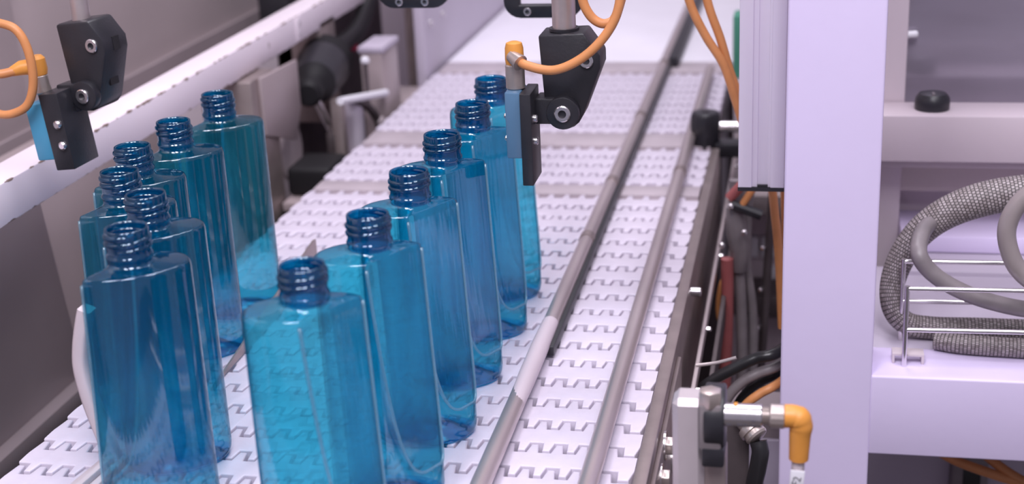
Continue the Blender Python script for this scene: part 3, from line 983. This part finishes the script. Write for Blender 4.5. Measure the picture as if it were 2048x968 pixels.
bpn = thing('rear_cabinet', (0.3, 1.36, -0.9), 'grey cabinet wall behind the lavender frame at right', 'cabinet')
part('corner_post', MB().box(0.045, 0.0905, 1.302, 1.345, -0.9, 0.75), 'panel_mauve', bpn, 0.002)
part('window', MB().box(0.0906, 0.70, 1.350, 1.36, 0.095, 0.75), 'glass_panel', bpn, label='dark glossy upper panel')
part('lower_wall', MB().box(0.0906, 0.70, 1.335, 1.36, -0.9, 0.095), 'panel_mauve', bpn)
part('recess', MB().box(0.0905, 0.70, 1.305, 1.335, 0.0265, 0.0615), 'panel_grey', bpn)
part('ledge', MB().box(0.0905, 0.70, 1.26, 1.335, -0.018, -0.002), 'lavender_paint', bpn, 0.002)
part('duct', MB().box(0.0905, 0.70, 1.215, 1.335, -0.066, -0.0185), 'panel_lavender', bpn, 0.002)
part('handle', MB().rings([(0.0835, 1.342, 0.1640), (0.0850, 1.342, 0.1642), (0.1005, 1.342, 0.1655), (0.1020, 1.342, 0.1656)], [0.0022, 0.0036, 0.0036, 0.0022], 12), 'tag_white', bpn, label='small white handle')
part('latch_hole', MB().cyl((0.176, 1.2152, -0.032), (0.176, 1.2142, -0.032), 0.004, 16), 'black_rubber', bpn)

kb = thing('knob', (0.112, 1.275, 0.1124), 'black rounded knob on top of the upper right beam', 'knob')
part('grip', MB().lathe((0.112, 1.275, 0.1126), (0, 0, 1), [(0, 0.0150), (0.006, 0.0153), (0.0105, 0.0146), (0.0140, 0.0118), (0.0152, 0.006), (0.0154, 0)], 24), 'black_plastic', kb)
part('pointer', MB().box(0.111, 0.113, 1.264, 1.272, 0.1262, 0.1285), 'grey_rubber', kb)

# aluminium profile hanging on the pillar
ap = thing('aluminium_profile', (-0.030, 1.06, 0.1015), 'upright grooved aluminium profile beside the wide lavender pillar', 'profile')
po = [(-0.0475, 1.060), (-0.0372, 1.060), (-0.0372, 1.0615), (-0.0330, 1.0615), (-0.0330, 1.0628), (-0.0252, 1.0628), (-0.0252, 1.0615), (-0.0232, 1.0615), (-0.0232, 1.060), (-0.0128, 1.060), (-0.0128, 1.098), (-0.0475, 1.098)]
part('extrusion', MB().prism(po, 'z', 0.1045, 0.75), 'aluminium', ap, 0.0004)
part('end_cap', MB().box(-0.0478, -0.0125, 1.0598, 1.0985, 0.1015, 0.1045), 'black_plastic', ap)
part('slot_key', MB().box(-0.0330, -0.0252, 1.0602, 1.0630, 0.1045, 0.1065), 'black_rubber', ap)
part('mount', MB().box(-0.0128, 0.02, 1.056, 1.085, 0.35, 0.45), 'aluminium', ap)

# orange cables behind the profile
for pts, lab in (([(-0.120, 1.16, 0.36), (-0.104, 1.155, 0.28), (-0.092, 1.15, 0.2333), (-0.0791, 1.15, 0.2048), (-0.0640, 1.15, 0.1801), (-0.0540, 1.15, 0.1500), (-0.041, 1.15, 0.110), (-0.026, 1.15, 0.085), (-0.0205, 1.15, 0.05), (-0.0165, 1.15, 0.01), (-0.013, 1.15, -0.05)], 'orange cable curving in behind the aluminium profile, outer one'),
                 ([(-0.096, 1.165, 0.36), (-0.085, 1.16, 0.28), (-0.078, 1.155, 0.2333), (-0.0671, 1.155, 0.2007), (-0.0580, 1.155, 0.1700), (-0.046, 1.155, 0.140), (-0.032, 1.16, 0.120), (-0.016, 1.165, 0.090), (-0.012, 1.17, 0.03), (-0.010, 1.17, -0.04)], 'orange cable running steeply behind the aluminium profile, inner one')):
    solo('orange_cable', MB().tube(pts, 0.0036, 12), 'orange_cable', pts[-1], lab, 'cable', group='orange cables behind the profile')

# ------------------------------------------------------------------ machinery in the gap beside the belt
gm = thing('rear_machine', (0.0, 1.78, -0.9), 'grey brown machine body seen through the gap beside the belt', 'machine')
part('wall', MB().box(-0.085, 0.35, 1.75, 1.80, -0.9, 0.02), 'panel_mauve', gm, 0.002)
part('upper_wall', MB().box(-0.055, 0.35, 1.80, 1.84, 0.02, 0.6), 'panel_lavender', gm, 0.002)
part('cross_bar', MB().box(-0.08, 0.10, 1.68, 1.75, -0.262, -0.235), 'dark_steel', gm, 0.002)
part('cross_bar', MB().box(-0.08, 0.10, 1.66, 1.75, -0.12, -0.095), 'stainless', gm, 0.002)
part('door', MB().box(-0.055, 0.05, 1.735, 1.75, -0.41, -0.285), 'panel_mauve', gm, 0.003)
part('name_plate', MB().box(-0.062, -0.052, 1.742, 1.7495, -0.205, -0.178), 'tag_white', gm, 0.001)
part('name_plate', MB().box(-0.048, -0.027, 1.742, 1.7495, -0.205, -0.178), 'tag_white', gm, 0.001)
part('bar_plate', MB().box(-0.038, -0.018, 1.742, 1.7495, -0.235, -0.218), 'tag_white', gm, 0.001)
part('bolt', MB().lathe((-0.028, 1.735, -0.33), (0, -1, 0), [(0, 0.003), (0.003, 0.003), (0.003, 0)], 12), 'dark_steel', gm)
part('green_block', MB().box(-0.088, -0.070, 1.78, 1.82, 0.02, 0.10), 'green_plastic', gm, 0.003, label='green plastic block')

HOSES = [
    ('red_hose', [(-0.0655, 1.25, -0.025), (-0.0650, 1.25, -0.06), (-0.0655, 1.25, -0.11), (-0.0668, 1.25, -0.17), (-0.068, 1.25, -0.50)], 0.0058, 'red_hose', 'dull red hose hanging in the gap beside the belt', 'hose'),
    ('grey_hose', [(-0.060, 1.27, 0.045), (-0.0605, 1.27, 0.0), (-0.0550, 1.26, -0.04), (-0.0520, 1.26, -0.09), (-0.0515, 1.26, -0.17), (-0.052, 1.26, -0.50)], 0.0052, 'grey_rubber', 'grey hose hanging right beside the red hose', 'hose'),
    ('grey_hose', [(-0.045, 1.28, 0.050), (-0.049, 1.28, 0.0), (-0.0480, 1.27, -0.04), (-0.0420, 1.27, -0.09), (-0.0410, 1.27, -0.17), (-0.041, 1.27, -0.50)], 0.0046, 'grey_rubber', 'thinner grey hose second to the right of the red hose', 'hose'),
    ('steel_pipe', [(-0.0255, 1.30, 0.035), (-0.0285, 1.30, -0.03), (-0.0320, 1.30, -0.11), (-0.0350, 1.30, -0.20), (-0.036, 1.30, -0.50)], 0.0042, 'dark_steel', 'slim dark pipe with bright studs close to the pillar', 'pipe'),
]
for nm_, pts, r_, mt_, lab, cat in HOSES:
    ho = solo(nm_, MB().tube(pts, r_, 12), mt_, pts[-1], lab, cat)
    if nm_ == 'steel_pipe':
        for xx, zz in ((-0.0300, -0.030), (-0.0318, -0.073), (-0.0338, -0.1125)):
            part('stud', MB().lathe((xx - 0.003, 1.297, zz), (-0.4, -1, 0), [(0, 0.0024), (0.004, 0.0024), (0.005, 0.0014), (0.005, 0)], 10), 'stainless_bright', ho)
hc = thing('hose_manifold', (-0.056, 1.26, -0.03), 'dark hose coupling where the grey hoses join', 'coupling')
part('block', MB().rings([(-0.060, 1.258, 0.024), (-0.057, 1.258, 0.0), (-0.054, 1.258, -0.018), (-0.055, 1.258, -0.040)], [0.0075, 0.0105, 0.0100, 0.0075], 10), 'grey_rubber', hc, 0.001)
part('clip', MB().cyl((-0.062, 1.250, 0.028), (-0.035, 1.250, 0.018), 0.005, 10), 'black_plastic', hc)
part('red_tube', MB().cyl((-0.064, 1.252, 0.033), (-0.042, 1.252, 0.058), 0.0048, 12), 'red_hose', hc)
part('orange_tube', MB().cyl((-0.053, 1.250, 0.026), (-0.035, 1.250, 0.056), 0.0034, 12), 'orange_cable', hc)
for (xx, zz) in ((-0.0625, 0.028), (-0.070, -0.010), (-0.050, 0.003)):
    part('screw', MB().lathe((xx, 1.246, zz), (0, -1, 0), [(0, 0.0028), (0.003, 0.0028), (0.004, 0.0016), (0.004, 0)], 10), 'stainless_bright', hc)
rg = thing('orange_ring', (-0.0718, 1.255, -0.09), 'small orange cable loop left of the red hose', 'cable')
part('loop', MB().tube([(-0.066, 1.262, -0.045), (-0.0712, 1.258, -0.055), (-0.0735, 1.256, -0.072), (-0.0725, 1.256, -0.088), (-0.067, 1.262, -0.098)], 0.0026, 10), 'orange_cable', rg)

# black, grey and orange cables looping from behind the pillar
CAB = [
    ('black_cable', [(-0.0835, 1.035, -0.092), (-0.0788, 1.035, -0.0640), (-0.0630, 1.035, -0.0470), (-0.0474, 1.035, -0.0370), (-0.0320, 1.036, -0.0285), (-0.0148, 1.040, -0.0240), (0.010, 1.085, -0.022)], 0.0047, 'black_rubber', 'glossy black cable arching to the pillar above the round sensor', 'cable'),
    ('grey_cable', [(-0.0640, 1.040, -0.110), (-0.0560, 1.040, -0.0720), (-0.0440, 1.040, -0.0530), (-0.0300, 1.041, -0.0435), (-0.0145, 1.046, -0.0380), (0.010, 1.088, -0.036)], 0.0043, 'grey_rubber', 'grey cable arching to the pillar just below the black cable', 'cable'),
    ('black_cable', [(-0.0520, 1.052, -0.125), (-0.0470, 1.052, -0.0820), (-0.0370, 1.052, -0.0640), (-0.0280, 1.053, -0.0560), (-0.0144, 1.058, -0.0500), (0.010, 1.095, -0.048)], 0.0040, 'black_rubber', 'matt black cable between the grey and the orange cable by the pillar', 'cable'),
    ('orange_cable', [(-0.0640, 1.028, -0.150), (-0.0588, 1.028, -0.1150), (-0.0500, 1.028, -0.0880), (-0.0394, 1.028, -0.0665), (-0.0278, 1.029, -0.0555), (-0.0143, 1.036, -0.0495), (0.010, 1.080, -0.047)], 0.0036, 'orange_cable', 'orange cable curving down behind the round chrome sensor', 'cable'),
    ('black_cable', [(-0.078, 0.90, -0.040), (-0.060, 0.90, -0.046), (-0.045, 0.90, -0.053), (-0.030, 0.90, -0.063), (-0.015, 0.91, -0.085), (-0.01, 0.95, -0.14)], 0.0058, 'black_rubber', 'thick black cable at the bottom edge beside the steel post', 'cable'),
]
for nm_, pts, r_, mt_, lab, cat in CAB:
    solo(nm_, MB().tube(pts, r_, 14), mt_, pts[0], lab, cat)
solo('link_wire', MB().tube([(-0.0755, 1.0, -0.020), (-0.060, 1.0, -0.017), (-0.045, 1.0, -0.012)], 0.0014, 8), 'stainless', (-0.06, 1.0, -0.02), 'thin steel wire link beside the belt side plate', 'wire')

# ------------------------------------------------------------------ round sensor on the steel post
ps = thing('sensor_post', (-0.058, 0.73, -0.16), 'chamfered square steel post at the lower right of the belt', 'post')
part('post', MB().box(-0.0680, -0.0500, 0.722, 0.742, -0.16, 0.0860), 'post_steel', ps, 0.0034, bseg=1)
part('foot_bracket', MB().box(-0.0885, -0.050, 0.722, 0.742, -0.16, -0.14), 'steel_plate', ps, 0.001)
part('clamp_disc', MB().cyl((-0.0500, 0.732, 0.0730), (-0.0385, 0.732, 0.0730), 0.0185, 28), 'black_plastic', ps, 0.0012, label='black round clamp disc')
part('clamp_jaw', MB().box(-0.0525, -0.0400, 0.7165, 0.722, 0.058, 0.086), 'grey_rubber', ps, 0.0016)
part('hex_bolt', MB().cyl((-0.0465, 0.722, 0.0840), (-0.0465, 0.722, 0.0935), 0.0068, 6), 'nut_nickel', ps, 0.0008)
part('lower_jaw', MB().box(-0.0510, -0.0385, 0.716, 0.748, 0.048, 0.060), 'black_plastic', ps, 0.0014)
part('side_arm', MB().box(-0.0510, -0.0380, 0.726, 0.746, -0.16, 0.050), 'steel_plate', ps, 0.001)

rs = thing('round_sensor', (-0.02, 0.73, 0.07), 'chrome barrel sensor with orange elbow plug in front of the pillar', 'sensor')
part('barrel', MB().lathe((-0.0390, 0.722, 0.0788), (1, 0, 0.008), [(0, 0.0062), (0.0005, 0.0066), (0.0205, 0.0066), (0.021, 0.0062)], 28), 'stainless_bright', rs)
for k in range(3):
    part('thread_ring', MB().lathe((-0.0180 + 0.0013 * k, 0.722, 0.0790), (1, 0, 0), [(0, 0.0046), (0.0004, 0.0054), (0.0008, 0.0054), (0.0012, 0.0046)], 20), 'nut_nickel', rs)
part('stripe', MB().box(-0.0335, -0.0315, 0.7200, 0.7240, 0.0850, 0.0856), 'orange_plastic', rs)
for (u0, u1, v) in ((-0.0375, -0.0345, -0.0030), (-0.0315, -0.0285, -0.0028), (-0.0275, -0.0262, -0.0028), (-0.0235, -0.0215, 0.0), (-0.0235, -0.0215, -0.003)):
    rr = 0.00668
    yy = 0.722 - math.sqrt(rr * rr - v * v)
    part('print_mark', MB().box(u0, u1, yy - 0.0001, yy + 0.0003, 0.0788 + v - 0.0005, 0.0788 + v + 0.0005), 'ink', rs)
part('coupling_nut', MB().lathe((-0.0140, 0.722, 0.0792), (1, 0, 0), [(0, 0.0060), (0.0008, 0.0068), (0.0078, 0.0068), (0.0085, 0.0062)], 14), 'nut_nickel', rs, sharp=20)
part('elbow_plug', MB().rings(smooth_path([(-0.0056, 0.722, 0.0796), (-0.0010, 0.722, 0.0796), (0.0020, 0.722, 0.0780), (0.0032, 0.722, 0.0735), (0.0028, 0.722, 0.0680), (0.0024, 0.722, 0.0535)], 5), [0.0066] * 8 + [0.0070] * 4 + [0.0066] * 4 + [0.0064 - 0.00011 * k for k in range(10)], 18), 'orange_plastic', rs)
part('cable', MB().tube([(0.0024, 0.722, 0.0545), (0.0020, 0.722, 0.045), (0.0012, 0.722, 0.025), (-0.001, 0.724, 0.0), (-0.004, 0.73, -0.05), (-0.004, 0.80, -0.12)], 0.0036, 12), 'ivory_plastic', rs)
tg = part('cable_tag', MB().box(-0.0022, 0.0056, 0.7170, 0.7182, 0.0355, 0.0485, Matrix.Rotation(math.radians(4), 3, 'Y')), 'tag_white', rs, 0.0003, label='white cable tag lettered F2')
cu = bpy.data.curves.new('tag_text', 'FONT')
cu.body = 'F2'
cu.size = 0.0062
cu.extrude = 0.00006
cu.align_x = 'CENTER'
cu.align_y = 'CENTER'
to = bpy.data.objects.new('tag_text_tmp', cu)
COL.objects.link(to)
bpy.context.view_layer.update()
dg = bpy.context.evaluated_depsgraph_get()
tme = bpy.data.meshes.new_from_object(to.evaluated_get(dg))
bpy.data.objects.remove(to)
tm = bpy.data.objects.new('lettering', tme)
COL.objects.link(tm)
tme.materials.clear()
tme.materials.append(MATS['ink'])
tm.parent = tg
tm.matrix_local = Matrix.Translation(Vector((0.0017, 0.7169, 0.0420)) - world_loc(rs)) @ Matrix.Rotation(math.radians(90), 4, 'X') @ Matrix.Rotation(math.radians(75), 4, 'Z')

g3 = thing('cable_gland', (-0.024, 0.85, -0.005), 'grey plug with black cable below the chrome barrel sensor', 'plug')
part('collar', MB().lathe((-0.0355, 0.865, 0.006), (0.9, -0.75, -0.75), [(0, 0.0062), (0.008, 0.0062), (0.0085, 0.0085), (0.011, 0.009), (0.013, 0.009), (0.0135, 0.0075), (0.0165, 0.008), (0.018, 0.0072), (0.019, 0.005)], 20), 'nut_nickel', g3, sharp=25)
part('cable', MB().tube([(-0.0235, 0.8535, -0.0055), (-0.0220, 0.851, -0.012), (-0.0235, 0.850, -0.024), (-0.0260, 0.850, -0.040), (-0.0280, 0.850, -0.08), (-0.03, 0.86, -0.14)], 0.0058, 14), 'black_rubber', g3)
part('support', MB().box(-0.050, -0.030, 0.866, 0.876, -0.16, 0.004), 'dark_steel', g3)

# boxes low behind the cables
lb = thing('junction_box', (-0.04, 1.02, -0.3), 'dark junction box behind the cables at the pillar foot', 'box')
part('case', MB().box(-0.070, 0.03, 1.09, 1.14, -0.45, -0.105), 'panel_dark', lb, 0.003)
part('lid', MB().box(-0.040, -0.010, 1.085, 1.09, -0.175, -0.125), 'panel_lavender', lb, 0.001)
part('tab', MB().box(-0.060, -0.052, 1.084, 1.09, -0.160, -0.130), 'tag_white', lb, 0.001)
part('strap', MB().box(-0.0485, -0.0450, 1.083, 1.09, -0.40, -0.11), 'dark_steel', lb)

# ------------------------------------------------------------------ wire basket and hoses on the shelf
wb = thing('wire_rack', (0.11, 1.045, -0.0228), 'bright steel wire rack on the shelf holding the braided hose', 'rack')
WX0, WX1 = 0.0797, 0.40
for yy, dz in ((1.02, 0.0), (1.07, 0.003)):
    part('post', MB().cyl((WX0, yy, -0.0226), (WX0 - 0.0004, yy, 0.0425 + dz), 0.0019, 12), 'stainless_bright', wb)
    part('post', MB().cyl((WX1, yy, -0.0226), (WX1, yy, 0.0445 + dz), 0.0019, 12), 'stainless_bright', wb)
    part('rail', MB().cyl((WX0, yy, 0.0405 + dz), (WX1, yy, 0.0440 + dz), 0.0019, 12), 'stainless_bright', wb)
    part('rail', MB().cyl((WX0, yy, 0.0075 + dz), (WX1, yy, 0.0120 + dz), 0.0019, 12), 'stainless_bright', wb)
part('cross_rail', MB().cyl((WX1, 1.02, 0.044), (WX1, 1.07, 0.047), 0.0019, 12), 'stainless_bright', wb)
part('foot_clip', MB().prism([(0.071, -0.0226), (0.071, -0.0140), (0.0945, -0.0145), (0.0945, -0.0226), (0.0925, -0.0226), (0.0925, -0.0165), (0.073, -0.0160), (0.073, -0.0226)], 'y', 1.024, 1.036), 'ivory_plastic', wb, 0.0004)

bh = thing('braided_hose', (0.10, 1.10, -0.0228), 'thick hose in a braided grey sleeve looping through the wire rack', 'hose')
part('sleeve', MB().tube([(0.2231, 1.10, 0.0965), (0.1727, 1.10, 0.0924), (0.1364, 1.10, 0.0848), (0.1073, 1.10, 0.0706), (0.0874, 1.097, 0.0514), (0.0750, 1.090, 0.0270), (0.0725, 1.080, 0.0060), (0.0820, 1.074, -0.0085), (0.1020, 1.074, -0.0130), (0.1380, 1.075, -0.0132), (0.1800, 1.075, -0.0132), (0.29, 1.075, -0.0125), (0.355, 1.083, 0.012), (0.368, 1.092, 0.050), (0.32, 1.10, 0.086), (0.2231, 1.10, 0.0965)], [0.0135] * 16 + [0.0135 - 0.0045 * k / 31 for k in range(32)] + [0.0090] * 49 + [0.0090 + 0.0045 * k / 23 for k in range(24)], 20, 8, uv=True), 'braided_sleeve', bh)
gh = thing('grey_hose', (0.12, 1.06, 0.0), 'smooth grey hose coming out of the braided sleeve across the rack', 'hose')
part('tube', MB().tube([(0.125, 1.118, 0.066), (0.1080, 1.108, 0.0660), (0.0940, 1.078, 0.0670), (0.0885, 1.050, 0.0584), (0.0975, 1.047, 0.0445), (0.1150, 1.046, 0.0325), (0.1388, 1.046, 0.0228), (0.1717, 1.046, 0.0160), (0.2218, 1.048, 0.0122), (0.34, 1.05, 0.012), (0.43, 1.08, 0.022), (0.49, 1.18, 0.036), (0.51, 1.334, 0.040)], 0.0064, 14), 'grey_rubber', gh)
gh2 = thing('clear_hose', (0.16, 1.04, 0.06), 'shiny grey hose bending down at the right edge over the rack', 'hose')
part('tube', MB().tube([(0.48, 1.349, 0.150), (0.41, 1.18, 0.150), (0.32, 1.06, 0.138), (0.26, 1.04, 0.130), (0.21, 1.035, 0.126), (0.1780, 1.03, 0.1210), (0.1618, 1.03, 0.1130), (0.1510, 1.03, 0.0983), (0.1479, 1.03, 0.0809), (0.1546, 1.03, 0.0597), (0.1668, 1.032, 0.0455), (0.1851, 1.034, 0.0360), (0.25, 1.034, 0.027), (0.34, 1.034, 0.024), (0.44, 1.04, 0.004), (0.50, 1.06, -0.0155), (0.58, 1.08, -0.0155)], 0.0068, 16), 'pvc_grey', gh2)
bh2 = thing('braided_hose', (0.20, 1.05, -0.0228), 'second strand of braided hose lying on the shelf inside the rack', 'hose')
part('sleeve', MB().tube([(0.105, 1.055, -0.0150), (0.122, 1.049, -0.0150), (0.150, 1.046, -0.0150), (0.20, 1.044, -0.0150), (0.28, 1.044, -0.0150), (0.42, 1.044, -0.0150), (0.58, 1.040, -0.0150)], 0.0076, 16, 8, uv=True), 'braided_sleeve', bh2)

# things under the lower beam
for pts, lab in (([(0.060, 1.12, -0.075), (0.095, 1.115, -0.122), (0.1250, 1.11, -0.1440), (0.160, 1.10, -0.1530), (0.200, 1.10, -0.1640), (0.30, 1.10, -0.19)], 'reddish orange cable sagging below the lower right beam'),
                 ([(0.100, 1.13, -0.085), (0.140, 1.12, -0.1300), (0.158, 1.11, -0.1430), (0.178, 1.10, -0.1540), (0.21, 1.10, -0.170), (0.30, 1.10, -0.21)], 'bright orange cable crossing below the lower right beam')):
    solo('orange_cable', MB().tube(pts, 0.0042, 12), 'orange_cable', pts[0], lab, 'cable', group='orange cables under the beam')
ub = thing('lower_cabinet', (0.2, 1.25, -0.9), 'pale grey cabinet front below the lower right beam', 'cabinet')
part('front', MB().box(0.05, 0.70, 1.22, 1.26, -0.9, -0.070), 'panel_lavender', ub, 0.002)
part('latch', MB().box(0.140, 0.172, 1.195, 1.22, -0.24, -0.185), 'grey_rubber', ub, 0.003)
part('latch_hole', MB().box(0.150, 0.165, 1.1935, 1.1955, -0.225, -0.197), 'black_rubber', ub, 0.0005)
